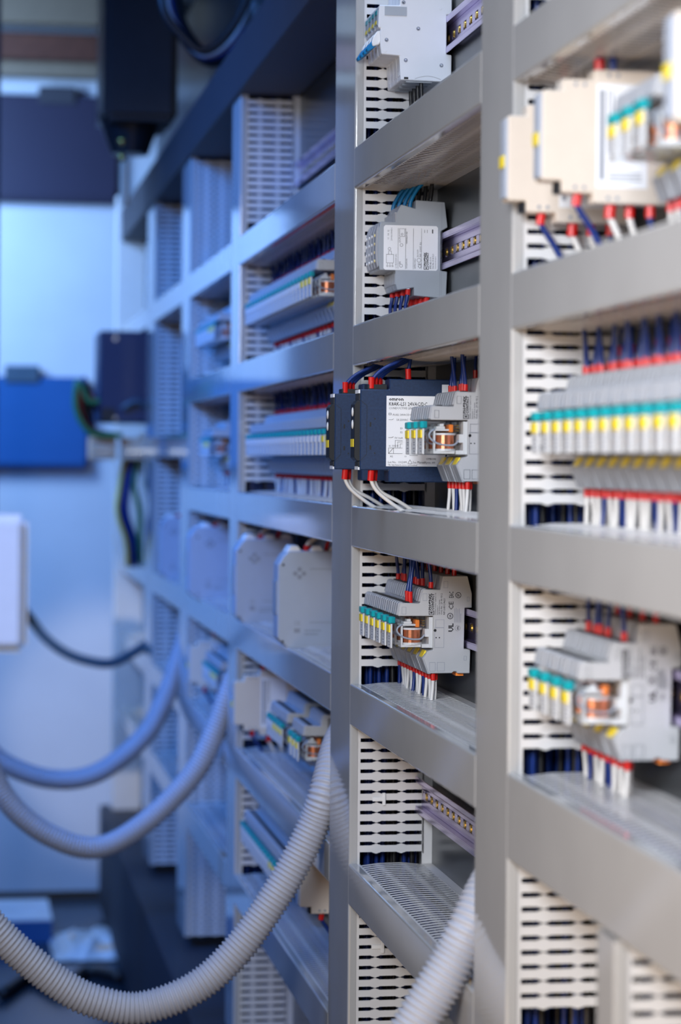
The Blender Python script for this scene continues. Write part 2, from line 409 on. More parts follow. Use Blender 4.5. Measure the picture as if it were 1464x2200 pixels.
# ------------------------------------------------------------------ wires
WV = {}
def wire_at(root, local, m, label, group, r=0.0013, ferr=0.012, fr=0.0022, key=None):
    """a wire whose first point sits in a terminal; the red collar is its part. local: points relative to root"""
    if key and key in WV:
        return clone(WV[key], loc=root, label=label, group=group)
    pts = spline(local, 5)
    w = MB().tube(pts, r, 8).build('wire', m, smooth=True); w.location = root
    if ferr:
        p0 = Vector(local[0]); d = (pts[2]-pts[0]).normalized()
        MB().cyl(p0, d, fr, ferr, 10).build('ferrule', 'red', w)
    tag(w, label, 'wire', group)
    if key: WV[key] = w
    return w

# ------------------------------------------------------------------ relay modules
RIF = mm([(6, 46.6), (2, 31), (2, 18.2), (8.5, 18.2), (9.0, -18.7), (3, -18.7), (3.5, -40.5), (15, -40.5), (15.5, -38.8), (18, -38.8), (20, -40.3), (41, -40.5),
          (45.5, -27.5), (42, -20.5), (37, -19.5), (37, 10.9), (69, 10.9), (67.5, 22.7), (49.5, 22.2), (46.5, 34.8), (31, 34.4), (28.5, 46.6)])
RP = 0.029
def make_relay(ftag='yellow', ltag='yellow'):
    r = empty('relay_module'); W_ = RP-0.0004
    MB().prism_y(RIF, 0, W_).build('base', 'relay', r, bevel=0.0005)
    # ribbed terminal fronts
    for nm, (da, za), (db, zb) in (('front_terminal', (69.2, 11.5), (67.6, 22.9)), ('rear_terminal', (49.3, 23.5), (46.6, 35.0))):
        b = MB()
        for i in range(3):
            y = 0.0014+i*0.0092
            b.prism_y(mm([(da-1, za), (da+1.6, za), (db+1.6, zb-1), (db-0.2, zb+0.6), (db-3, zb+0.5), (db-3, zb-1)]), y, y+0.0062)
        b.build(nm, 'ribs', r, bevel=0.0006)
        b = MB()
        for i in range(4):
            y = 0.003+i*0.0068
            b.box(-(db-5)/1000, -(db-9)/1000, y, y+0.004, zb/1000-0.001, zb/1000+0.0006)
        b.build('wire_entry', 'black', r)
    b = MB()
    for y in (0.0015, 0.0195):
        b.prism_y(mm([(41.5, -41), (46.8, -27.2), (43.8, -23), (42, -27), (39, -41)]), y, y+(0.0165 if y < 0.01 else 0.006))
    b.build('lower_terminal', 'ribs', r)
    # glass-clear relay
    y0, y1 = 0.0030, 0.0220
    MB().prism_y(mm([(37, -18.3), (37, 10.2), (74.0, 10.2), (74.0, -18.3)]), y0, y1).build('clear_cover', 'clear', r)
    MB().box(-0.0405, -0.037, y0+0.0006, y1-0.0006, -0.0178, 0.0097).build('socket_plate', 'white', r)
    MB().box(-0.0465, -0.0405, y0+0.0015, y1-0.0015, -0.0178, -0.0145).box(-0.0440, -0.0405, y0+0.001, y1-0.001, -0.008, -0.001).build('pin_carrier', 'white', r)
    yc = (y0+y1)/2
    coil = MB().cyl((-0.0550, yc, -0.0132), (0, 0, 1), 0.0083, 0.0115, 20).build('coil', 'copper', r, smooth=False)
    MB().cyl((-0.0550, yc, -0.0152), (0, 0, 1), 0.0096, 0.0020, 20).cyl((-0.0550, yc, -0.0017), (0, 0, 1), 0.0096, 0.0016, 20).build('coil_flange', 'white', coil)
    MB().box(-0.0655, -0.0475, y0+0.002, y1-0.002, -0.0172, -0.0152).box(-0.0655, -0.0640, y0+0.002, y0+0.006, -0.0152, 0.002).build('yoke', 'white', r)
    MB().box(-0.0665, -0.0500, y0+0.002, y1-0.003, 0.0018, 0.0034).box(-0.0630, -0.0555, y0+0.003, y1-0.004, 0.0034, 0.0056).box(-0.060, -0.0563, y0+0.004, y1-0.006, 0.0056, 0.0078).build('armature', 'white', r, bevel=0.0003)
    MB().box(-0.0525, -0.0487, y0+0.0015, y1-0.004, 0.0006, 0.0072).build('test_flag', 'orange', r, bevel=0.0006)
    b = MB()
    for z in (0.0020, 0.0042, 0.0064): b.box(-0.0462, -0.0440, y0+0.002, y1-0.002, z-0.0005, z+0.0005)
    b.build('contact_spring', 'gold', r)
    pts = [(-0.0645, y0+0.002, 0.003), (-0.0685, y0+0.0014, 0.0005), (-0.0690, y0+0.0014, -0.0035), (-0.0640, y0+0.0014, -0.0080), (-0.0560, y0+0.0014, -0.0100), (-0.0480, y0+0.0014, -0.0098), (-0.0440, y0+0.0016, -0.0060)]
    MB().tube(spline(pts, 5), 0.0009, 6).build('flying_lead', 'box', r, smooth=True)
    # front
    fp = MB().box(-0.0752, -0.0735, y0+0.0004, y1-0.0004, -0.0180, 0.0036).build('front_plate', 'front', r, bevel=0.0004)
    MB().box(-0.0766, -0.0705, y0+0.0030, y1-0.0025, 0.0040, 0.0098).build('lever', 'teal', r, bevel=0.0007)
    MB().box(-0.0764, -0.0750, y0+0.003, y1-0.003, -0.0042, 0.0026).build('front_tag', ftag, fp, bevel=0.0003)
    b = MB()
    for z in (-0.0078, -0.0098, -0.0128, -0.0152): b.box(-0.0754, -0.0752, y0+0.005, y1-0.007+random.uniform(-.002, .002), z-0.0004, z+0.0004)
    b.build('print_mark', 'greyink', fp)
    for i in range(1):
        MB().prism_y(mm([(42.2, -20.6), (43.2, -20.2), (46.4, -26.8), (45.4, -27.3)]), 0.006, 0.020).build('lower_tag', ltag, r)
    MB().box(-0.015, -0.008, 0.006, 0.022, -0.0432, -0.0403).build('foot_latch', 'orange', r)
    return r
relay0 = make_relay(); relay_plain = make_relay('front', 'ribs')
def relay_print(r):
    y = -0.0001
    text('PHŒNIX', 0.0031, 'ink', (-0.0393, y, 0.0163), UP, r, 0.05, fit=0.0148)
    text('CONTACT', 0.0031, 'ink', (-0.0368, y, 0.0163), UP, r, 0.05, fit=0.0148)
    marks([(-41.4, -40.8, 12, 15.7), (-37.2, -36.6, 12, 15.7), (-41.4, -36.6, 12, 12.5), (-41.4, -36.6, 15.2, 15.7), (-40, -38, 13.2, 14.6)], y, 'ink', r, 'logo_mark')
    text('PHOENIX CONTACT GmbH & Co. KG', 0.0017, 'ink', (-0.0348, y, 0.0120), UP, r, 0.01, fit=0.0195)
    text('Flachsmarktstr. 8', 0.0016, 'ink', (-0.0330, y, 0.0120), UP, r, 0.01, fit=0.008)
    text('32825 Blomberg, Germany', 0.0016, 'ink', (-0.0313, y, 0.0120), UP, r, 0.01, fit=0.0135)
    text('Ord.-No. 29 00 93 2', 0.0022, 'ink', (-0.0291, y, 0.0120), UP, r, 0.015, fit=0.019)
    text('RIF-2-BSC/4x21', 0.0022, 'ink', (-0.0266, y, 0.0120), UP, r, 0.015, fit=0.0145)
    text('EAC', 0.0056, 'ink', (-0.0190, y, 0.0270), UP, r, 0.02, fit=0.0055)
    text('CE', 0.0060, 'ink', (-0.0190, y, 0.0163), UP, r, 0.01, fit=0.0073)
    text('UL', 0.0060, 'ink', (-0.0190, y, -0.0033), UP, r, 0.05, fit=0.0075)
    for zc, xx, R1 in ((0.0295, -0.0145, 0.0027), (0.0108, -0.0218, 0.0028), (0.0, -0.0150, 0.0025)):
        b = MB(); n = 20; R0 = R1-(0.0006 if zc > .005 else 0.0002)
        for i in range(n):
            t0 = 2*math.pi*i/n; t1 = 2*math.pi*(i+1)/n
            b.add([(xx+R0*math.cos(t0), y, zc+R0*math.sin(t0)), (xx+R1*math.cos(t0), y, zc+R1*math.sin(t0)), (xx+R1*math.cos(t1), y, zc+R1*math.sin(t1)), (xx+R0*math.cos(t1), y, zc+R0*math.sin(t1))], [(0, 3, 2, 1)])
        b.build('approval_ring', 'ink', r)
        text({0.0295: 'SP', 0.0108: 'SA', 0.0: 'm'}[zc], 0.0030, 'ink', (xx+0.0010, y, zc-0.0014), UP, r, 0.03, fit=0.0028)
    marks([(-18, -17.5, 5, 17.5), (-16.6, -16.1, 5, 18), (-15.2, -14.7, 5, 17), (-13.8, -13.3, 5, 17.5), (-12.4, -11.9, 5, 13)], y, 'greyink', r)
    # moulded outlines on the side
    L = MB(); t = 0.00018
    def fr(x0, x1, z0, z1):
        L.box(x0/1000, x1/1000, -t, 0, z0/1000, z0/1000+0.0003).box(x0/1000, x1/1000, -t, 0, z1/1000-0.0003, z1/1000)
        L.box(x0/1000, x0/1000+0.0003, -t, 0, z0/1000, z1/1000).box(x1/1000-0.0003, x1/1000, -t, 0, z0/1000, z1/1000)
    fr(-35.2, -27.3, 0.5, 7.8); fr(-36, -27.3, -17.5, 0.5); fr(-66, -62, 12.5, 19); fr(-47, -43, 24.5, 31); fr(-28, -24, 36, 42)
    fr(-40.5, -35, -38.5, -30.5); fr(-33.5, -26.5, -38.5, -30.5); fr(-6.5, -4.5, 24, 28); fr(-9, -6.5, -29, -25)
    L.build('moulded_outline', 'greyink', r)
    MB().cyl((-0.0355, 0.0001, -0.0020), (0, -1, 0), 0.0013, 0.0003, 12).build('peg_hole', 'black', r)
    MB().cyl((-0.0345, 0.0001, -0.0085), (0, -1, 0), 0.0006, 0.0003, 8).cyl((-0.0315, 0.0001, -0.0085), (0, -1, 0), 0.0006, 0.0003, 8).build('pin_hole', 'black', r)
first = [True, True]
ORD = ['nearest', 'second', 'third', 'fourth', 'fifth', 'sixth', 'seventh', 'eighth', 'ninth', 'tenth', 'eleventh', 'twelfth', 'thirteenth', 'fourteenth', 'fifteenth', 'sixteenth', 'seventeenth', 'eighteenth', 'nineteenth', 'twentieth', 'twenty-first', 'twenty-second', 'twenty-third', 'twenty-fourth', 'twenty-fifth', 'twenty-sixth']
JW = {}
def join_wire(root, local, m, label, group, r=0.0013, ferr=0.012, fr=0.0022, key=None):
    R0 = Vector(root); pts = [R0+p for p in spline(local, 2)]
    JW.setdefault(m, MB()).tube(pts, r, 5)
    if ferr: JW.setdefault('red', MB()).cyl(pts[0], (pts[1]-pts[0]).normalized(), fr, ferr, 6)
def relay_row(y_near, n, row, label, group, wires=True, joined=False, near_label=None, pitch=RP, top=('b2', 'b3'), bottom=2, printed=True, wl=''):
    z = ZC+ROW[row]; out = []
    for i in range(n):
        lab = near_label if (i == 0 and near_label) else '%s relay from the camera in %s' % (ORD[i], wl or group)
        loc = (0, y_near+i*pitch, z)
        pk = 1 if (y_near > 2.4 and i > 2) else 0; proto = relay_plain if pk else relay0
        if first[pk]:
            o = proto; o.location = loc; first[pk] = False; tag(o, lab, 'relay', group)
        else:
            o = clone(proto, loc=loc, label=lab, group=group); o['category'] = 'relay'
        out.append(o)
        if wires:
            add = wire_at if not joined else join_wire
            rn = random.Random(int(loc[1]*1000)+i)
            def V(k): return (int(loc[1]*977)+k*5+i*3) % 4
            if 'b1s' in top and i < 1:
                for k, yy in enumerate((0.007, 0.020)):
                    add((-0.0570, loc[1]+yy, z+0.0205), [(0, 0, 0), (0, 0, 0.012), (0.002+k*0.001, 0.002, 0.03), (0.007-0.004*k, 0.004, 0.054)], 'bluew',
                            'dark blue wire into the front terminals of %s' % wl, 'blue front wires, '+wl, key='f%d' % k, r=0.0016)
            if 'b2' in top:
                for k, yy in enumerate((0.004, 0.0125, 0.021) if 'dn' in top else (0.006, 0.0195)):
                    if 'sp' in top and (i+k) % 3 == 1: continue
                    v = V(k)
                    add((-0.0385+0.001*v, loc[1]+yy+0.0008*v, z+0.0320+0.0012*(v % 2)), [(0, 0, 0), (0, 0, 0.011), (-0.002+0.0015*v, -0.002+0.0012*v, 0.024), (-0.005+0.0032*v, -0.004+0.0028*v, 0.044)], 'bluew',
                            'dark blue wire into the middle terminals of %s' % wl, 'blue middle wires, '+wl, key='m%d' % v, r=0.0016, ferr=0.009)
            if 'b3' in top:
                for k, yy in enumerate((0.009,)):
                    add((-0.0165, loc[1]+yy, z+0.0435), [(0, 0, 0), (0, 0, 0.011), (0.001*k, 0.001, 0.018), (0.002, 0.002, 0.03)], 'bluew',
                            'dark blue wire into the rear terminals of %s' % wl, 'blue rear wires, '+wl, key='r%d' % k)
            if bottom:
                for k, yy in enumerate((0.005, 0.010, 0.0205)[:bottom+1]):
                    v = V(k)
                    mk = 'bluew' if (i+k) % 4 == 3 else 'whitew'
                    nm = 'dark blue' if mk == 'bluew' else 'white'
                    add((-0.0360+0.003*(k % 2), loc[1]+yy, z-0.0390), [(0, 0, 0), (0, 0, -0.008), (0.0006*(v-1), 0.0006*(v-1), -0.018), (0.0022*(v-1.5), 0.002*(v-1.5), -0.040)], mk,
                            '%s wire dropping out below %s' % (nm, wl), '%s lower wires, %s' % (nm, wl), key='d%d%s' % (v, mk), r=0.0016, ferr=0.008)
    if joined:
        rw = empty('wire_row', (0, 0, 0)); stuff(rw); tag(rw, 'many small wires at %s' % wl, 'wires')
        for mk in list(JW):
            stuff(JW[mk].build('wires', mk, rw, smooth=True)); del JW[mk]
    if printed: relay_print(out[0])
    return out
relay_row(2.1175, 6, 'R4', 'grey relay module with teal lever in the row of six below the black level controllers', 'six relays in focus', near_label='nearest of the six relays in focus, its printed side and copper coil showing', pitch=0.0295, top=('b1s', 'b2', 'sp', 'b3'), wl='the six relays in focus')
relay_row(1.9775, 3, 'R3', 'grey relay module with teal lever standing before the white label of the black controller', 'three relays before the controllers', near_label='nearest of the three relays before the black controllers, copper coil showing', top=('b2', 'b3'), wl='the three relays before the black controllers')
relay_row(1.4870, 4, 'R4', 'blurred grey relay with teal lever in the group of four at the right edge', 'four relays at the right', near_label='nearest of the four blurred relays at the right, its printed side showing', pitch=0.0300, top=('b2', 'sp', 'b3'), wl='the four relays at the right')
relay_row(1.2280, 13, 'R3', 'blurred relay with teal lever and yellow tag in the long row at the right', 'long relay row at the right', top=('b2', 'b3', 'dn'), wl='the long relay row at the right', printed=False)
relay_row(1.3290, 3, 'R2', 'strongly blurred relay in the group of three beside the beige modules at upper right', 'three relays at upper right', top=('b3',), wl='the three relays at upper right', printed=False)
relay_row(2.6250, 21, 'R2', 'blue-lit relay in the upper row left of the focused upright duct', 'upper left relay row', near_label='nearest relay of the upper left row, coil glowing behind the upright duct edge', top=('b2',), bottom=1, wl='the upper left relay row', joined=True, printed=False)
relay_row(2.4600, 26, 'R3', 'blue-lit relay in the middle row left of the focused upright duct', 'middle left relay row', top=('b2',), bottom=1, wl='the middle left relay row', joined=True, printed=False)
relay_row(2.6950, 3, 'R5', 'relay in the group of three beside the lower beige module', 'three lower left relays', near_label='nearest lower left relay with its coil showing above the grey hose', top=('b3',), bottom=1, wl='the three lower left relays', joined=True, printed=False)
relay_row(2.8300, 5, 'R5', 'relay in the group of five before the lower beige module', 'five lower left relays', top=('b3',), bottom=0, wl='the five lower left relays', joined=True, printed=False)
relay_row(2.8600, 13, 'R6', 'dim relay in the lowest row behind the ribbed grey hose', 'lowest left relay row', top=('b2',), bottom=0, wl='the lowest relay row', joined=True, printed=False)
relay_row(3.6200, 10, 'R2', 'strongly blurred relay in the second bay left, upper row', 'far upper relays', wires=False, printed=False, wl='the far upper relay row, second bay left')
relay_row(3.6800, 5, 'R3', 'strongly blurred relay in the second bay left, middle row', 'far middle relays', top=('b3',), bottom=1, wl='the far middle relays', joined=True, printed=False)
relay_row(3.5500, 7, 'R5', 'strongly blurred relay beside the far beige module', 'far lower relays', top=('b3',), bottom=0, wl='the far lower relays', joined=True, printed=False)

# ------------------------------------------------------------------ black level controllers
def controller(y, label, full):
    r = empty('level_controller', (0, y, ZC+ROW['R3'])); w = 0.0225
    MB().prism_y(mm([(5, -42.5), (81, -42.5), (81, -32), (107, -32), (107, 39.5), (81, 39.5), (81, 49), (5, 49)]), 0, w).build('housing', 'navy', r, bevel=0.0008)
    fpan = MB().prism_y(mm([(106.5, -24), (109.5, -24), (112, -21), (112, 26), (109.5, 29.5), (106.5, 29.5)]), 0.0015, w-0.0015).build('front_panel', 'black', r, bevel=0.0004)
    for z in (0.0195, 0.0085):
        MB().sphere((-0.112, w/2, z), 0.0042, 12, 7, (0.25, 0.85, 1.0)).build('lamp', 'white', fpan, smooth=True)
    MB().box(-0.1126, -0.1118, 0.004, w-0.004, -0.0115, -0.0045).build('front_tag', 'yellow', fpan)
    marks([(-112.3, -112.0, -20, -14)], 0, 'greyink', fpan) if False else None
    for za, zb in ((29.8, 35.5), (-29.5, -24.5)):
        b = MB()
        for k in range(4): b.box(-0.1082, -0.1068, 0.002+k*0.005, 0.005+k*0.005, za/1000, zb/1000)
        b.build('terminal_slot', 'black', r)
    MB().box(-0.1083, -0.1069, 0.002, w-0.002, 0.0360, 0.0392).build('terminal_mark', 'paper', r)
    MB().box(-0.1083, -0.1069, 0.002, w-0.002, -0.0318, -0.0288).build('terminal_mark', 'paper', r)
    # step plate between the tiers, wire entries
    MB().box(-0.100, -0.083, 0.002, w-0.002, 0.0394, 0.0440).build('upper_entry', 'black', r)
    t = 0.0002; L = MB()
    seg = [((-107, 30), (-101, 25)), ((-101, 25), (-101, -18)), ((-101, -18), (-107, -24))]
    for (x0, z0), (x1, z1) in seg:
        d = Vector((x1-x0, 0, z1-z0)).normalized()*0.0002; nrm = Vector((-d.z, 0, d.x))
        p, q = Vector((x0/1000, -t, z0/1000)), Vector((x1/1000, -t, z1/1000))
        L.add([p-nrm, p+nrm, q+nrm, q-nrm], [(0, 1, 2, 3)])
    L.build('side_outline', 'black', r)
    MB().box(-0.0985, -0.0970, -t, 0, 0.0065, 0.0105).box(-0.0985, -0.0970, -t, 0, -0.0140, -0.0100).box(-0.0945, -0.0932, -t, 0, 0.0128, 0.0142).box(-0.0945, -0.0932, -t, 0, -0.0176, -0.0164).build('side_hole', 'black', r)
    if full:
        lab = MB().box(-0.0835, -0.030, -0.0004, 0, -0.0285, 0.0340).build('side_label', 'paper', r)
        y_ = -0.0006
        text('omron', 0.0042, 'ink', (-0.0815, y_, 0.0298), NEAR, lab, 0.03, 1.15)
        text('K8AK-LS1 24VAC/DC', 0.0046, 'ink', (-0.0815, y_, 0.0253), NEAR, lab, 0.012, 0.82)
        text('CONDUCTIVE LEVEL CONTROLLER', 0.0027, 'ink', (-0.0815, y_, 0.0222), NEAR, lab, 0, 0.95)
        text('A1/A2: 24VAC/DC', 0.0024, 'ink', (-0.0780, y_, 0.0165), NEAR, lab, 0, 0.9)
        text('5A 250VAC', 0.0024, 'ink', (-0.0745, y_, 0.0120), NEAR, lab, 0, 0.9)
        text('E3', 0.0022, 'ink', (-0.0710, y_, 0.0045), NEAR, lab); text('E2', 0.0022, 'ink', (-0.0710, y_, 0.0010), NEAR, lab)
        text('5V 1mA', 0.0022, 'ink', (-0.0760, y_, -0.0040), NEAR, lab)
        text('A1   E3 E2 E1', 0.0020, 'ink', (-0.0812, y_, -0.0110), NEAR, lab, 0, 0.8)
        text('A2', 0.0022, 'ink', (-0.0800, y_, -0.0204), NEAR, lab); text('11', 0.0022, 'ink', (-0.0672, y_, -0.0204), NEAR, lab)
        text('Lot No.  13120M', 0.0027, 'ink', (-0.0820, y_, -0.0257), NEAR, lab, 0, 0.9)
        text('See Manual', 0.0030, 'ink', (-0.0595, y_, -0.0258), NEAR, lab, 0, 0.8)
        text('OMRON', 0.0026, 'ink', (-0.0475, y_, -0.0226), NEAR, lab, 0, 0.9); text('Kyoto, 600', 0.0026, 'ink', (-0.0485, y_, -0.0258), NEAR, lab, 0, 0.8)
        text('URL: http://www.fa.omron.co.jp/download/', 0.0018, 'ink', (-0.0820, y_, -0.0279), NEAR, lab, 0.01, 0.85)
        b = []
        def ln(x0, z0, x1, z1): b.append((min(x0, x1)-0.12, max(x0, x1)+0.12, min(z0, z1)-0.12, max(z0, z1)+0.12))
        ln(-81.5, -12.2, -69, -12.2); ln(-81.5, -17.2, -69, -17.2); ln(-81.5, -12.2, -81.5, -17.2); ln(-77, -12.2, -77, -17.2)
        ln(-75.5, -5.5, -69, -5.5); ln(-73.2, -6.9, -69, -6.9); ln(-71, -8.6, -69, -8.6); ln(-75.5, -5.5, -75.5, -12); ln(-73.2, -6.9, -73.2, -12); ln(-71, -8.6, -71, -12)
        ln(-81.5, 12.8, -78.5, 12.8); ln(-81.5, -3, -78.5, -3); ln(-62.5, -18.8, -55, -18.8)
        ln(-81.5, 17.2, -79.2, 17.2); ln(-81.5, 18.6, -79.2, 18.6); ln(-81.5, 17.2, -81.5, 18.6); ln(-79.2, 17.2, -79.2, 18.6)
        marks(b, y_, 'ink', lab, 'circuit_diagram')
        t3 = MB()
        for (x0, z0), (x1, z1) in (((-81.5, -17.2), (-77, -12.2)), ((-64, -26), (-62, -22.6)), ((-62, -22.6), (-60, -26)), ((-60, -26), (-64, -26)), ((-78.5, 12.8), (-77, 13.6)), ((-78.5, -3), (-77, -2.2))):
            p, q = Vector((x0/1000, y_, z0/1000)), Vector((x1/1000, y_, z1/1000)); d = (q-p).normalized()*0.00016; nrm = Vector((-d.z, 0, d.x))
            t3.add([p-nrm, q-nrm, q+nrm, p+nrm], [(0, 1, 2, 3)])
        t3.build('diagram_stroke', 'ink', lab)
        l2 = MB().box(-0.0335, -0.008, -0.0004, 0, 0.0365, 0.0445).build('serial_label', 'paper', r)
        text('131204 4MCB04', 0.0022, 'ink', (-0.0250, y_, 0.0408), NEAR, l2, 0.01, 0.9); text('5123 09KA', 0.0022, 'ink', (-0.0250, y_, 0.0378), NEAR, l2, 0, 0.9)
    tag(r, label, 'controller', 'black level controllers')
    z = ZC+ROW['R3']; nm = 'front' if full else 'rear'
    for k in range(3):
        yy = y+0.004+k*0.006
        wire_at((-0.0965+0.0042*k, yy, z+0.0405), [(0, 0, 0), (0.001, 0, 0.008), (0.010, 0.0, 0.017), (0.026, 0.0, 0.0255), (0.042, 0.0, 0.036)], 'bluew',
                'blue wire arching from the top of the %s black level controller' % nm, 'blue wires of the %s controller' % nm, r=0.0017, fr=0.0029, ferr=0.010)
    wire_at((-0.062, y+0.010, z+0.0485), [(0, 0, 0), (0, 0, 0.008), (0.002, 0.001, 0.02), (0.003, 0.002, 0.035)], 'bluew',
            'single blue wire at the back top of the %s black level controller' % nm, r=0.0016, fr=0.0026, ferr=0.010, group=None)
    for k in range(2):
        yy = y+0.006+k*0.009
        wire_at((-0.0955+0.0045*k, yy, z-0.0315), [(0, 0, 0), (0, 0, -0.010), (0.006, 0.0, -0.020), (0.020+0.003*k, 0.0, -0.031+0.002*k), (0.038+0.004*k, 0.0, -0.043+0.001*k), (0.050+0.005*k, 0.0, -0.060), (0.056+0.005*k, 0.0, -0.075)], 'whitew',
                'white wire curving from the bottom of the %s black level controller' % nm, 'white wires of the %s controller' % nm, r=0.0018, fr=0.0030, ferr=0.010)
controller(2.1060, 'front black level controller with a big white printed side label', True)
controller(2.2500, 'rear black level controller overlapping the upright duct', False)

# ------------------------------------------------------------------ blue-grey modules (second row of the focused bay)
PHX = mm([(33, 47.9), (5, 46.5), (2, 22.7), (8.5, 19), (8.5, -18.5), (2, -19), (3, -45), (8, -44.4), (34, -42.4), (34, -34.8), (50, -37.5), (52, -31), (52, -19), (67, -19), (68.3, -12), (69, 0), (68.3, 19), (66.5, 26.8), (51.4, 26.8), (51.4, 35), (47, 43.4), (33, 39.8)])
def signal_module(y, label, full, idx=0):
    r = empty('signal_module', (0, y, ZC+ROW['R2'])); w = 0.0146
    MB().prism_y(PHX, 0, w).build('housing', 'modgrey', r, bevel=0.0006)
    b = MB().prism_y(mm([(68.6, -17), (70.4, -11), (71.0, 0), (70.4, 18), (68.0, 25), (67, 18), (67, -12)]), 0.0022, w-0.0018); b.build('front_face', 'ribs', r, bevel=0.0004)
    b = MB()
    for z in (14, 6, -2, -10): b.cyl((-0.0705, w/2, z/1000), (-1, 0, 0), 0.0014, 0.0009, 8)
    b.build('indicator', 'paleyellow' if full else 'white', r)
    for zz, s in ((31, 1), (-27, -1)):
        b = MB()
        for k in range(3): b.box(-0.0525, -0.0505, 0.001+k*0.0046, 0.0042+k*0.0046, (zz-5)/1000, (zz+5)/1000)
        b.build('terminal_rib', 'ribs', r)
    for k in range(3):
        b = MB().box(-0.0475, -0.0380, 0.0012+k*0.0046, 0.0040+k*0.0046, -0.0362, -0.0345)
        b.build('clamp', 'steel', r)
    if full:
        lab = MB().prism_y(mm([(62, 23.6), (63.5, 22), (63.5, -17), (62, -18.6), (13, -18.6), (11.5, -17), (11.5, 22), (13, 23.6)]), -0.0004, 0).build('side_label', 'paper', r)
        y_ = -0.0006
        text('PHŒNIX', 0.0030, 'ink', (-0.0228, y_, -0.0140), UP, lab, 0.05, fit=0.0125); text('CONTACT', 0.0030, 'ink', (-0.0204, y_, -0.0140), UP, lab, 0.05, fit=0.0125)
        marks([(-25, -20.2, -17.7, -17.2), (-25, -20.2, -15, -14.5), (-25, -24.5, -17.7, -14.5), (-20.7, -20.2, -17.7, -14.5), (-23.2, -21.8, -16.8, -15.6)], y_, 'ink', lab, 'logo_mark')
        text('EMD-BL-C-10', 0.0021, 'ink', (-0.0178, y_, -0.0170), UP, lab, 0.01, fit=0.011); text('Ord.-No. 29 03 52 1', 0.0021, 'ink', (-0.0153, y_, -0.0170), UP, lab, 0.01, fit=0.014); text('Current monitor', 0.0018, 'ink', (-0.0131, y_, -0.0170), UP, lab, 0, fit=0.012)
        text('CE', 0.0046, 'ink', (-0.0272, y_, -0.0170), UP, lab, 0, 1.0); text('APPROVALS', 0.0018, 'ink', (-0.0328, y_, -0.0170), UP, lab)
        text('ISOLATION', 0.0018, 'ink', (-0.0408, y_, -0.0170), UP, lab); text('TEMPERATURE', 0.0018, 'ink', (-0.0408, y_, 0.0060), UP, lab)
        text('OUT', 0.0026, 'ink', (-0.0472, y_, 0.0070), UP, lab); text('IN', 0.0024, 'ink', (-0.0472, y_, -0.0130), UP, lab)
        text('L1 400/230V AC', 0.0020, 'ink', (-0.0510, y_, -0.0170), UP, lab)
        text('11  14  12', 0.0022, 'ink', (-0.0585, y_, 0.0100), UP, lab); text('250VAC/30VDC', 0.0018, 'ink', (-0.0555, y_, 0.0090), UP, lab)
        text('E317177', 0.0020, 'ink', (-0.0300, y_, -0.0060), UP, lab); text('IND. CONT. EQ.', 0.0020, 'ink', (-0.0276, y_, -0.0060), UP, lab)
        b = []
        for x in (-49.8, -42.8, -35.4, -27.8): pass
        for x in (-49.9, -42.6, -35.2, -27.6+0.2): b.append((x, x+0.22, -17.5, 21))
        b += [(-61, -60.75, -12, -4), (-54.2, -53.95, -12, -4), (-61, -54, -12.2, -11.95), (-61, -54, -4.2, -3.95), (-59, -58.8, -4, -1), (-56.2, -56, -4, -1), (-59, -56, -1, -.8)]
        b += [(-48.6, -48.35, 13, 20.5), (-43.6, -43.35, 13, 20.5), (-48.6, -43.4, 13, 13.25), (-48.6, -43.4, 20.3, 20.5), (-17.2, -16.2, 16.5, 20.3), (-24.5, -24.2, 17, 20), (-22, -21.7, 17, 20)]
        for x in (-60, -57.5, -55): b.append((x-.1, x+.1, -14, -12))
        marks(b, y_, 'ink', lab, 'circuit_diagram')
        rg = MB()
        for xx, zz, R in ((-58.0, 1.2, 1.3), (-46.5, 5.0, 1.4), (-46.8, -14.5, 1.5), (-29.6, -9, 1.9), (-60, -15, .7), (-57.5, -15, .7), (-55, -15, .7), (-46, 15.2, .9)):
            n = 16
            for i in range(n):
                t0, t1 = 2*math.pi*i/n, 2*math.pi*(i+1)/n
                q = [(xx+k*math.cos(t), y_*1000, zz+k*math.sin(t)) for k, t in ((R-.15, t0), (R+.12, t0), (R+.12, t1), (R-.15, t1))]
                rg.add([(a/1000, c/1000, d/1000) for a, c, d in q], [(0, 3, 2, 1)])
        rg.build('diagram_ring', 'ink', lab)
        marks([(-7.9, -7.7, -44, 46), (-9.4, -9.2, -44, -8)], -0.0001, 'greyink', r, 'housing_seam')
    tag(r, label, 'signal module', 'blue-grey modules on the second rail')
    z = ZC+ROW['R2']
    wire_at((-0.0370-0.0028*idx, y+0.006, z+0.036), [(0, 0, 0), (0, 0, 0.010), (0.006, 0.0, 0.022), (0.016, -0.002, 0.036), (0.020, -0.002, 0.062)], 'cyanw',
            'bright blue wire rising from the blue-grey modules with a white label', 'bright blue wires', r=0.0019, ferr=0, key='cy')
    wire_at((-0.0180-0.0030*idx, y+0.006, z+0.046), [(0, 0, 0), (0.002, 0.002, 0.02), (-0.002, 0.0, 0.045)], 'blackw', 'black wire behind the bright blue wires', 'black wires on the second rail', r=0.0019, ferr=0, key='bk')
    wire_at((-0.0385-0.0022*idx, y+0.006, z-0.0345), [(0, 0, 0), (-0.001, 0, -0.010), (-0.002, 0.002, -0.022), (0.003, 0.002, -0.050)], 'bluew',
            'blue wire with red collar below the blue-grey modules', 'blue wires below the second rail', r=0.0017, fr=0.0026, ferr=0.007, key='ph')
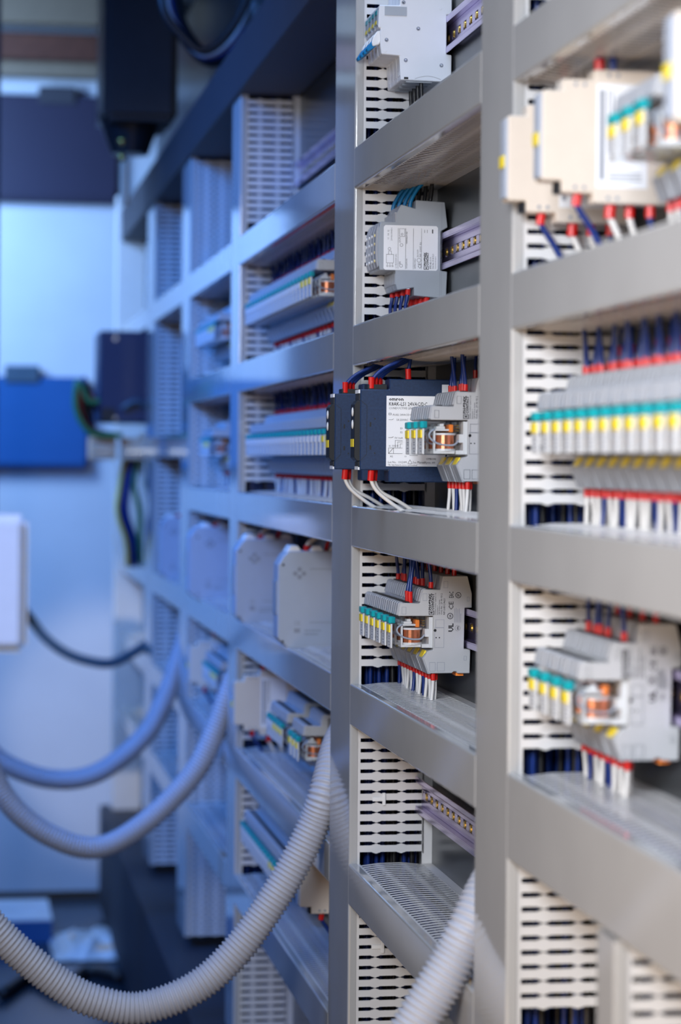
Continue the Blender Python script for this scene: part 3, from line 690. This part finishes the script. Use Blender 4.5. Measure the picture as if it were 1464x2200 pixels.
    wire_at((-0.0200-0.0020*idx, y+0.006, z-0.0430), [(0, 0, 0), (-0.003, 0, -0.012), (-0.005, 0.0, -0.04)], 'redw', 'red wire below the blue-grey modules', 'red wires below the second rail', r=0.0020, fr=0.0028, ferr=0.006, key='rd')
for i in range(4):
    signal_module(2.2390+i*0.0148, 'nearest blue-grey module with a white label of circuit symbols' if i == 0 else '%s blue-grey module from the camera, behind the white-labelled one' % ORD[i], i == 0, i)

# ------------------------------------------------------------------ circuit breakers
MCB = mm([(71.6, 25.5), (72.4, 4.3), (70, 4.0), (70.5, 0), (70, -14), (69, -20.5), (52, -21.5), (50.5, -44), (12, -44.6), (2, -37.7), (2, -19), (7, -18.5), (7, 18.5), (2, 19), (2, 38), (12, 45), (50.5, 45), (52, 26)])
def breaker(y, label, full):
    r = empty('circuit_breaker', (0, y, ZC+ROW['R1'])); w = 0.0172
    MB().prism_y(MCB, 0, w).build('housing', 'mcb', r, bevel=0.0007)
    MB().prism_y(mm([(72.0, 23), (74.2, 22), (74.6, 6.5), (72.6, 5.5)]), 0.002, w-0.002).build('window', 'clear', r)
    MB().prism_y(mm([(71.8, 22), (73.0, 21), (73.4, 7.5), (72.4, 6.5)]), 0.003, w-0.003).build('label_strip', 'mcbgrey', r)
    MB().prism_y(mm([(72.6, 11.5), (73.7, 11.5), (73.9, 8), (72.8, 8)]), 0.004, w-0.004).build('marker', 'yellow', r)
    MB().prism_y(mm([(72.2, 21.5), (73.6, 21), (73.7, 17), (72.4, 17)]), 0.004, w-0.004).build('test_button', 'teal', r)
    MB().prism_y(mm([(69, 2.5), (73, 1.5), (76.5, -4), (78, -10), (76.5, -13), (71, -11), (68, -6)]), 0.003, w-0.003).build('collar', 'white', r, bevel=0.0008)
    MB().prism_y(mm([(74, -6), (78, -8), (82.5, -15), (81.5, -18), (78, -16), (73, -12)]), 0.0045, w-0.0045).build('toggle', 'cyanw', r, bevel=0.0006)
    b = MB()
    for k in range(2): b.box(-0.0512, -0.0492, 0.002+k*0.0075, 0.0075+k*0.0075, -0.040, -0.026)
    b.build('terminal_bay', 'front', r, bevel=0.0006)
    MB().box(-0.045, -0.020, 0.004, w-0.004, -0.0455, -0.044).build('lower_entry', 'mcbgrey', r)
    if full:
        marks([(-66.5, -45.5, 16, 24.5)], -0.0001, 'mcbgrey', r, 'side_print', 0.0003)
        for x, z in ((-34.3, 4.6), (-64.5, -7), (-46, -25.5), (-11.8, -29.2), (-48.5, 28.8)):
            rv = MB().cyl((x/1000, 0.0004, z/1000), (0, -1, 0), 0.0019, 0.0006, 16).build('rivet', 'greyink', r)
            MB().cyl((x/1000, -0.0002, z/1000), (0, -1, 0), 0.0011, 0.0005, 12, 0.0006).build('rivet_core', 'steel', rv)
        for x, z in ((-65.5, -17), (-13.3, 24.4)):
            MB().cyl((x/1000, 0.0004, z/1000), (0, -1, 0), 0.0017, 0.0006, 16, 0.0014).build('moulded_dot', 'mcb', r)
        pts = [(-0.037+0.0013*i, 0.0, -0.0425+0.0028*math.sin(math.pi*i/19)) for i in range(20)]
        MB().tube(pts, 0.00015, 4).build('arc_line', 'ink', r)
        MB().box(-0.0475, -0.0435, -0.0002, 0.0002, -0.0432, -0.0412).build('latch_slot', 'black', r)
        MB().box(-0.0062, -0.0028, 0.0005, 0.006, 0.0195, 0.040).build('rail_clip', 'yellow', r)
    tag(r, label, 'circuit breaker', 'white circuit breakers')
    for k in range(2):
        wire_at((-0.030+0.001*k, y+0.006+0.005*k, ZC+ROW['R1']-0.043), [(0, 0, 0), (0.001, 0, -0.02), (0.006, 0.001, -0.06)], 'blackw', 'black wire hanging below the white circuit breakers', 'black wires below the breakers', r=0.0019, ferr=0, key='mcbw%d' % k)
for i in range(4):
    breaker(2.2275+i*0.0176, 'nearest white circuit breaker, riveted side face showing' if i == 0 else '%s white circuit breaker from the camera, behind the riveted one' % ORD[i], i == 0)

# ------------------------------------------------------------------ three-tier beige modules
BEI = mm([(5, 43), (57.7, 43), (57.7, 36.5), (78.7, 36.5), (78.7, 29), (91.5, 29), (91.5, -29), (78.7, -29), (78.7, -36.5), (57.7, -36.5), (57.7, -43), (5, -43)])
def beige_module(y, z, label, grp, wires=True):
    r = empty('supply_module', (0, y, ZC+z)); w = 0.0185
    MB().prism_y(BEI, 0, w).build('housing', 'beige', r, bevel=0.0008)
    f = MB().box(-0.0935, -0.0912, 0.002, w-0.002, -0.027, 0.027).build('front_face', 'box', r, bevel=0.0005)
    MB().box(-0.0946, -0.0934, 0.003, w-0.003, -0.006, 0.002).build('front_tag', 'yellow', f)
    lab = MB().box(-0.0560, -0.022, -0.0004, 0, -0.033, 0.034).build('side_label', 'paper', r)
    marks([(-54, -51, -28, 30)]+[(-48, -26, -24-k*2.2, -23.2-k*2.2) for k in range(3)]+[(-49, -48, -10, 30), (-46, -45, 0, 30)], -0.0005, 'greyink', lab)
    b = MB()
    for z_ in (0.0395, -0.0395, 0.033, -0.033):
        x = -0.048 if abs(z_) > 0.035 else -0.070
        for k in (0, 0.006): b.cyl((x+k, 0.0002, z_), (0, -1, 0), 0.0013, 0.0006, 8)
    b.build('screw_hole', 'greyink', r)
    MB().box(-0.0810, -0.0772, 0.003, w-0.003, -0.0365, -0.0290).build('terminal_screw', 'black', r)
    tag(r, label, 'supply module', grp)
    if wires:
        wire_at((-0.052, y+0.008, ZC+z+0.042), [(0, 0, 0), (0, 0, 0.009), (0.004, 0.004, 0.022), (0.012, 0.006, 0.045)], 'bluew', 'thick blue wire on top of the beige modules', 'blue wires on the beige modules', r=0.0026, fr=0.0036, ferr=0.009, key='bgt')
        wire_at((-0.044, y+0.004, ZC+z+0.042), [(0, 0, 0), (0, 0, 0.009), (0.004, 0.008, 0.022), (0.016, 0.010, 0.045)], 'bluew', 'thick blue wire on top of the beige modules', 'blue wires on the beige modules', r=0.0026, ferr=0, key='bgt2')
        wire_at((-0.044, y+0.008, ZC+z-0.042), [(0, 0, 0), (0, 0, -0.009), (0.006, 0.001, -0.022), (0.014, 0.002, -0.045)], 'whitew', 'white wire below the beige modules', 'white wires below the beige modules', r=0.0024, fr=0.0036, ferr=0.010, key='bgb')
        wire_at((-0.030, y+0.012, ZC+z-0.042), [(0, 0, 0), (0, 0, -0.009), (0.004, 0.001, -0.022), (0.010, 0.002, -0.045)], 'whitew', 'white wire below the beige modules', 'white wires below the beige modules', r=0.0022, fr=0.0032, ferr=0.009, key='bgb2')
        wire_at((-0.066, y+0.008, ZC+z-0.0355), [(0, 0, 0), (0, 0, -0.009), (0.010, 0.001, -0.024), (0.024, 0.002, -0.048)], 'bluew', 'dark blue wire below the beige modules', 'blue wires below the beige modules', r=0.0022, fr=0.0030, ferr=0.009, key='bgb3')
        wire_at((-0.018, y+0.006, ZC+z-0.042), [(0, 0, 0), (0, 0, -0.009), (0.002, 0.001, -0.022), (0.004, 0.002, -0.045)], 'bluew', 'dark blue wire below the beige modules', 'blue wires below the beige modules', r=0.0022, fr=0.0032, ferr=0.009, key='bgb4')
beige_module(1.5060, 0.210, 'middle beige stepped module with a white side label at upper right', 'beige modules')
beige_module(1.6020, 0.207, 'beige stepped module jutting out over the nearest upright duct', 'beige modules')
beige_module(1.2160, 0.208, 'blurred beige module cut off by the right edge', 'beige modules')
beige_module(3.1770, -0.322, 'lower beige module in front of the third upright duct', 'beige modules')
beige_module(2.5600, -0.450, 'dim beige module behind the ribbed grey hose', 'beige modules')
beige_module(3.7900, -0.322, 'far beige module in the second bay left', 'beige modules')

# ------------------------------------------------------------------ big grey boxes
def power_box(y, w, label, d0=12, d1=93):
    r = empty('power_box', (0, y, ZC-0.160)); c = 12
    prof = mm([(d0, -56), (d1-c, -56), (d1-c*0.3, -48), (d1, -44), (d1, 40), (d1-c*0.5, 50), (d1-c, 56), (d0+10, 56), (d0, 46)])
    MB().prism_y(prof, 0, w).build('housing', 'box', r, bevel=0.0012)
    for s in (1, -1):
        for x in (-0.074, -0.048, -0.026):
            b = MB(); zz = 0.0555 if s > 0 else -0.0555
            b.prism_y([(-x+0.009, zz-0.001*s), (-x+0.004, zz+0.0065*s), (-x-0.004, zz+0.0065*s), (-x-0.009, zz-0.001*s)], 0.002, w-0.002)
            b.build('terminal_plug', 'white', r, bevel=0.0006)
    b = MB()
    for x, z in ((-0.087, 0.040), (-0.087, -0.048), (-0.018, 0.044), (-0.018, -0.050)): b.cyl((x, 0.0002, z), (0, -1, 0), 0.0015, 0.0006, 10)
    b.build('screw', 'ink', r)
    lo = MB()
    for (x, z) in ((-0.068, 0.035), (-0.073, 0.030), (-0.063, 0.030), (-0.068, 0.026)): lo.cyl((x, 0.0, z), (0, -1, 0), 0.0028, 0.0003, 12)
    lo.build('logo_mark', 'greyink', r)
    text('CE', 0.0062, 'greyink', (-0.0745, -0.0003, -0.0290), NEAR, r)
    marks([(-56, -25, -26.5, -25.7), (-62, -42, -36, -35), (-62, -46, -40, -39), (-74, -67, -38, -33), (-56, -30, 35, 36)], -0.0002, 'greyink', r)
    MB().prism_y(mm([(d1-0.3, -20), (d1+1.2, -16), (d1+1.2, 20), (d1-0.3, 24)]), 0.003, w-0.003).build('front_panel', 'modgrey', r)
    tag(r, label, 'power box', 'big grey power boxes')
    for k in range(2):
        wire_at((-0.060+0.004*k, y+0.01+0.008*k, ZC-0.160+0.056), [(0, 0, 0), (0.004, 0, 0.010), (0.022, 0.002, 0.020), (0.050, 0.004, 0.028)], 'whitew', 'white wire arching from the top of the big grey power boxes', 'white wires above the grey boxes', r=0.0022, fr=0.0030, ferr=0.006, key='pb%d' % k)
        wire_at((-0.060+0.004*k, y+0.01+0.008*k, ZC-0.160-0.058), [(0, 0, 0), (0.006, 0, -0.008), (0.024, 0.002, -0.014), (0.045, 0.004, -0.016)], 'whitew', 'white wire curving out below the big grey power boxes', 'white wires under the grey boxes', r=0.0022, ferr=0, key='pc%d' % k)
    wire_at((-0.036, y+0.012, ZC-0.160+0.056), [(0, 0, 0), (0.004, 0, 0.012), (0.02, 0, 0.03)], 'redw', 'short red wire at the top of the grey power boxes', 'red wires above the grey boxes', r=0.002, ferr=0.008, key='pr')
power_box(2.745, 0.040, 'nearest big grey power box with printed symbols and cut corners')
power_box(3.165, 0.040, 'second big grey power box, in front of the third upright duct')
power_box(3.720, 0.040, 'third big grey power box, blurred in the second bay left', 12, 101)
power_box(4.330, 0.040, 'farthest big grey power box, deep blue and blurred')

# ------------------------------------------------------------------ clips on the slotted wall, loose duct wires
def clip(z, label):
    o = MB().box(-0.0495, -0.0465, VB[0]-0.0012, VB[0]+0.001, ZC+z-0.006, ZC+z+0.006).box(-0.0590, -0.0465, VB[0]-0.0006, VB[0]+0.001, ZC+z-0.002, ZC+z+0.002).build('wire_clip', 'white', bevel=0.0003)
    tag(o, label, 'clip', 'wire clips')
clip(-0.327, 'small white wire clip on the slotted wall beside the empty rail')
clip(-0.470, 'small white wire clip on the slotted wall below the lowest level duct')
# ------------------------------------------------------------------ hoses
def hose(pts, r, m, label, rib=0.0050, amp=0.14, smooth=True):
    P = spline(pts, 24); L = [0]
    for i in range(1, len(P)): L.append(L[-1]+(P[i]-P[i-1]).length)
    step = rib/5; n = int(L[-1]/step); Q = []; j = 0
    for i in range(n):
        s = i*step
        while L[j+1] < s: j += 1
        t = (s-L[j])/max(1e-9, L[j+1]-L[j]); Q.append(P[j].lerp(P[j+1], t))
    f = (1.0, 1.0, 1-amp*0.6, 1-amp, 1-amp*0.6)
    o = MB().tube(Q, r, 20, lambda i: r*f[i % 5]).build('corrugated_hose', m, smooth=smooth)
    return tag(o, label, 'hose', 'cable hoses')
def hp(lst, y): return [img(X, Y, y) for X, Y in lst]
a = [(-0.030, 2.500, ZC-0.27), (-0.060, 2.475, ZC-0.285)]
hose(a+hp([(702, 1690), (675, 1770), (612, 1893), (515, 2035), (420, 2122), (300, 2166), (200, 2150), (130, 2115), (60, 2062), (0, 2008), (-70, 1930), (-130, 1840)], 2.44), 0.0172, 'hose', 'long ribbed grey hose sagging along the bottom of the picture')
a = [img(1100, 1835, 1.80), img(1055, 1905, 1.78)]
hose(a+hp([(1014, 1985), (978, 2058), (918, 2159), (858, 2260), (780, 2360), (660, 2440)], 1.768), 0.0175, 'hose', 'ribbed grey hose crossing the lowest level duct in focus')
a = [(-0.030, 3.40, ZC-0.27), (-0.062, 3.385, ZC-0.30)]
hose(a+hp([(488, 1500), (467, 1560), (415, 1663), (311, 1768), (208, 1821), (104, 1793), (20, 1725), (-25, 1640), (-50, 1550)], 3.38), 0.0165, 'hose', 'blurred ribbed grey hose in the middle of the three stacked loops')
a = [(-0.030, 4.13, ZC-0.27), (-0.062, 4.115, ZC-0.30)]
hose(a+hp([(390, 1400), (363, 1480), (311, 1580), (208, 1661), (104, 1673), (0, 1633), (-50, 1570), (-80, 1500)], 4.11), 0.0178, 'hose', 'blurred blue-grey hose in the upper of the three stacked loops')
a = [(-0.030, 4.86, ZC-0.33), (-0.062, 4.85, ZC-0.35)]
hose(a+hp([(325, 1375), (290, 1400), (240, 1424), (190, 1420), (140, 1402), (95, 1368), (62, 1325), (30, 1290), (-20, 1262)], 4.83), 0.0105, 'hosedark', 'thin dark hose running to the white box at the left edge')

# ------------------------------------------------------------------ white box at the left on its post
r = empty('junction_box', (0, 0, 0))
p0 = img(58, 1400, 4.80); p1 = img(58, 1105, 4.80)
MB().box(p0.x-0.11, p0.x, 4.78, 4.86, p0.z, p1.z).build('housing', 'white', r, bevel=0.014, segs=4)
MB().box(p0.x-0.10, p0.x-0.012, 4.772, 4.79, p0.z+0.012, p1.z-0.012).build('lid', 'white', r, bevel=0.006, segs=3)
tag(r, 'bright white rounded junction box at the left edge', 'junction box')
o = MB().box(p0.x-0.10, p0.x-0.06, 4.862, 4.90, 0, ZC+1.06).build('support_post', 'frame', bevel=0.002)
tag(o, 'dark steel post behind the white junction box', 'post')

# ------------------------------------------------------------------ far end: pockets, black box, ceiling things, floor things
def pocket(X0, X1, Y0, Y1, tab, m, label, dep=0.03):
    r = empty('wall_pocket'); y = 5.775
    a_, b_ = img(X0, Y1, y), img(X1, Y0, y)
    MB().box(a_.x, b_.x, y-dep, y, a_.z, b_.z).build('shell', m, r, bevel=0.006, segs=2)
    MB().box(a_.x+0.01, b_.x-0.01, y-dep-0.004, y-dep, a_.z+0.012, a_.z+0.03).build('lower_rib', m, r)
    t0, t1 = img(tab[0], tab[3], y), img(tab[1], tab[2], y)
    MB().box(t0.x, t1.x, y-dep-0.006, y-0.004, t0.z-0.01, t1.z).build('catch', 'frame' if m == 'pocketdark' else 'hosedark', r, bevel=0.003)
    tag(r, label, 'wall pocket', 'pockets on the end wall')
pocket(-260, 190, 812, 1005, (10, 84, 787, 814), 'pocket', 'bright blue pocket on the end wall with a dark catch on top')
pocket(-260, 255, 213, 428, (82, 162, 192, 218), 'pocketdark', 'dark violet pocket high on the end wall')
# black box with two screws
y = 4.90; a_, b_ = img(212, 908, y), img(324, 712, y)
r = empty('driver_box')
MB().box(a_.x, -0.012, y, y+0.16, a_.z, b_.z).build('housing', 'navy', r, bevel=0.004)
MB().box(b_.x-0.02, -0.002, y+0.02, y+0.14, a_.z+0.01, b_.z-0.01).build('mounting_foot', 'black', r)
for X, Y in ((248, 727), (247, 899)):
    p = img(X, Y, y); MB().cyl((p.x, y+0.001, p.z), (0, -1, 0), 0.0065, 0.004, 14, 0.005).build('screw', 'steel', r)
MB().box(a_.x+0.004, a_.x+0.03, y-0.006, y, a_.z+0.004, a_.z+0.03).build('connector', 'black', r)
tag(r, 'dark box with two bright screws standing out from the far panel', 'driver box')
for k, (m_, n_) in enumerate((('green', 'green'), ('redw', 'red'), ('blackw', 'black'), ('blackw', 'black'), ('bluew', 'dark blue'))):
    yk = y+0.008+0.015*k; pts = [img(216, 862+8*k, yk), img(190-3*k, 860-12*k, yk), img(168+7*k, 820+16*k, yk), img(164+9*k, 880+10*k, yk), img(196+6*k, 930, yk), img(262, 936, yk)]
    w = MB().tube(spline(pts, 6), 0.006, 8).build('wire', m_, smooth=True)
    tag(w, '%s cable looping at the left of the dark box with two screws%s' % (n_, {2: ', outer one', 3: ', inner one'}.get(k, '')), 'wire', 'cables of the dark box')
pts = [img(262, 878, 4.89), img(290, 862, 4.885), img(312, 872, 4.885), img(326, 892, 4.90)]
w = MB().tube(spline(pts, 6), 0.0055, 8).build('cable', 'hosedark', smooth=True); tag(w, 'grey-blue cable arching across the dark box with two screws', 'cable')
for (X0, X1), lab in (((192, 250), 'left cream terminal block below the dark box with screws'), ((262, 322), 'right cream terminal block below the dark box with screws')):
    r = empty('terminal_block'); a_, b_ = img(X0, 988, 4.93), img(X1, 940, 4.93)
    MB().box(a_.x, b_.x, 4.93, 4.99, a_.z, b_.z).build('body', 'cream', r, bevel=0.003)
    MB().box(a_.x+0.008, b_.x-0.008, 4.926, 4.93, a_.z+0.014, a_.z+0.022).build('clamp_bar', 'steel', r)
    MB().box(max(a_.x, b_.x-0.02), b_.x, 4.94, 4.98, b_.z, b_.z+0.006).build('rib', 'cream', r)
    tag(r, lab, 'terminal block', 'cream terminal blocks')
for k, (X, c, n_) in enumerate(((262, 'yellow', 'yellow'), (272, 'bluew', 'dark blue'), (282, 'bluew', 'blue'), (292, 'green', 'green'), (322, 'green', 'bright green'))):
    pts = [img(X+6, 985, 4.98), img(X-4, 1040, 4.98), img(X+(8 if k > 2 else -10), 1100, 4.98), img(X+8, 1160, 5.0), img(X+12, 1215, 5.05)]
    w = MB().tube(spline(pts, 6), 0.0055 if k else 0.004, 8).build('wire', c, smooth=True)
    tag(w, '%s cable hanging below the cream terminal blocks' % n_, 'wire', 'cables below the cream blocks')
# black hanging unit under the ceiling with cables
r = empty('ventilator'); y = 4.45
a_, b_ = img(222, 255, y), img(385, -40, y)
MB().box(a_.x, b_.x, y, y+0.22, a_.z, ZC+1.06).build('housing', 'black', r, bevel=0.012, segs=2)
c_ = img(280, 255, y+0.1)
MB().cyl((c_.x, y+0.1, c_.z-0.068), (0, 0, 1), 0.035, 0.075, 20, 0.062).build('outlet', 'black', r)
for Y_, m_ in ((303, 'gold'), (338, 'gold')):
    p = img(262, Y_, y+0.02); MB().sphere((p.x, p.y, p.z), 0.008).build('fitting', m_, r, smooth=True)
p = img(268, 345, y+0.1); q = img(266, 440, y+0.1)
MB().cyl((p.x, p.y, q.z), (0, 0, 1), 0.009, p.z-q.z, 12).build('rod', 'cream', r)
tag(r, 'black hanging unit under the ceiling at the far end', 'ventilator')
for k, (m_, n_) in enumerate((('blackw', 'black'), ('whitew', 'pale'), ('bluew', 'dark blue'), ('blackw', 'thick black'), ('cream', 'beige'))):
    yk = 3.74+0.085*k; pts = [img(345+8*k, -60, yk), img(352+10*k, 20+6*k, yk), img(385+10*k, 70+10*k, yk), img(440+6*k, 110+6*k, yk), img(500+8*k, 60+10*k, yk), img(560, -60, yk)]
    w = MB().tube(spline(pts, 6), 0.007 if k != 3 else 0.013, 8).build('cable', m_, smooth=True)
    tag(w, '%s cable drooping in a loop above the fascia' % n_, 'cable', 'drooping cables')
b = MB().box(-0.9, -0.0, 4.2, 5.7, ZC+0.62, ZC+0.64)
for Y0, Y1, m_, nm, dy in ((-30, 34, 'railcream', 'trim_4', 5.55), (78, 112, 'rust', 'trim_5', 5.60), (114, 150, 'railcream', 'trim_6', 5.68)):
    a_, b_ = img(-300, Y1, dy), img(300, Y0, dy)
    struct(MB().box(a_.x, 0.02, dy, dy+0.05, a_.z, b_.z).build(nm, m_, bevel=0.003))
# shallow things on the floor
r = empty('plastic_bag'); p = img(210, 2040, 5.2)
b = MB(); n = 14
vs = []; rnd = random.Random(3)
for j in range(9):
    for i in range(n+1):
        u, v = i/n, j/8; h = 0.035*math.sin(math.pi*u)**0.6*math.sin(math.pi*v)**0.6
        vs.append((p.x-0.10+0.20*u+rnd.uniform(-.004, .004), 5.05+0.30*v+rnd.uniform(-.006, .006), 0.004+h*(0.75+rnd.uniform(-.35, .35))))
b.add(vs, [(j*(n+1)+i, j*(n+1)+i+1, (j+1)*(n+1)+i+1, (j+1)*(n+1)+i) for j in range(8) for i in range(n)])
b.build('film', 'bag', r); MB().box(p.x-0.06, p.x+0.06, 5.10, 5.28, 0.0, 0.02).build('contents', 'cream', r, bevel=0.004)
tag(r, 'pale plastic bag lying on the dark floor', 'plastic bag')
r = empty('carton'); p = img(40, 2060, 5.3)
MB().box(p.x-0.12, p.x+0.07, 5.25, 5.50, 0.0, 0.05).build('body', 'pocket', r, bevel=0.002)
MB().box(p.x-0.12, p.x+0.07, 5.25, 5.37, 0.0505, 0.053).box(p.x-0.12, p.x+0.07, 5.38, 5.50, 0.0505, 0.053).build('flap', 'bag', r)
tag(r, 'flat blue carton with pale flaps on the floor', 'carton')
o = MB().tube(spline([(-0.36, 4.72, 0.012), (-0.30, 4.86, 0.012), (-0.24, 4.74, 0.012), (-0.19, 4.90, 0.012), (-0.12, 4.84, 0.012)], 8), 0.012, 10).build('cable', 'blackw', smooth=True)
tag(o, 'black cable lying on the floor at the lower left', 'cable')

bpy.data.scenes.remove(TS)
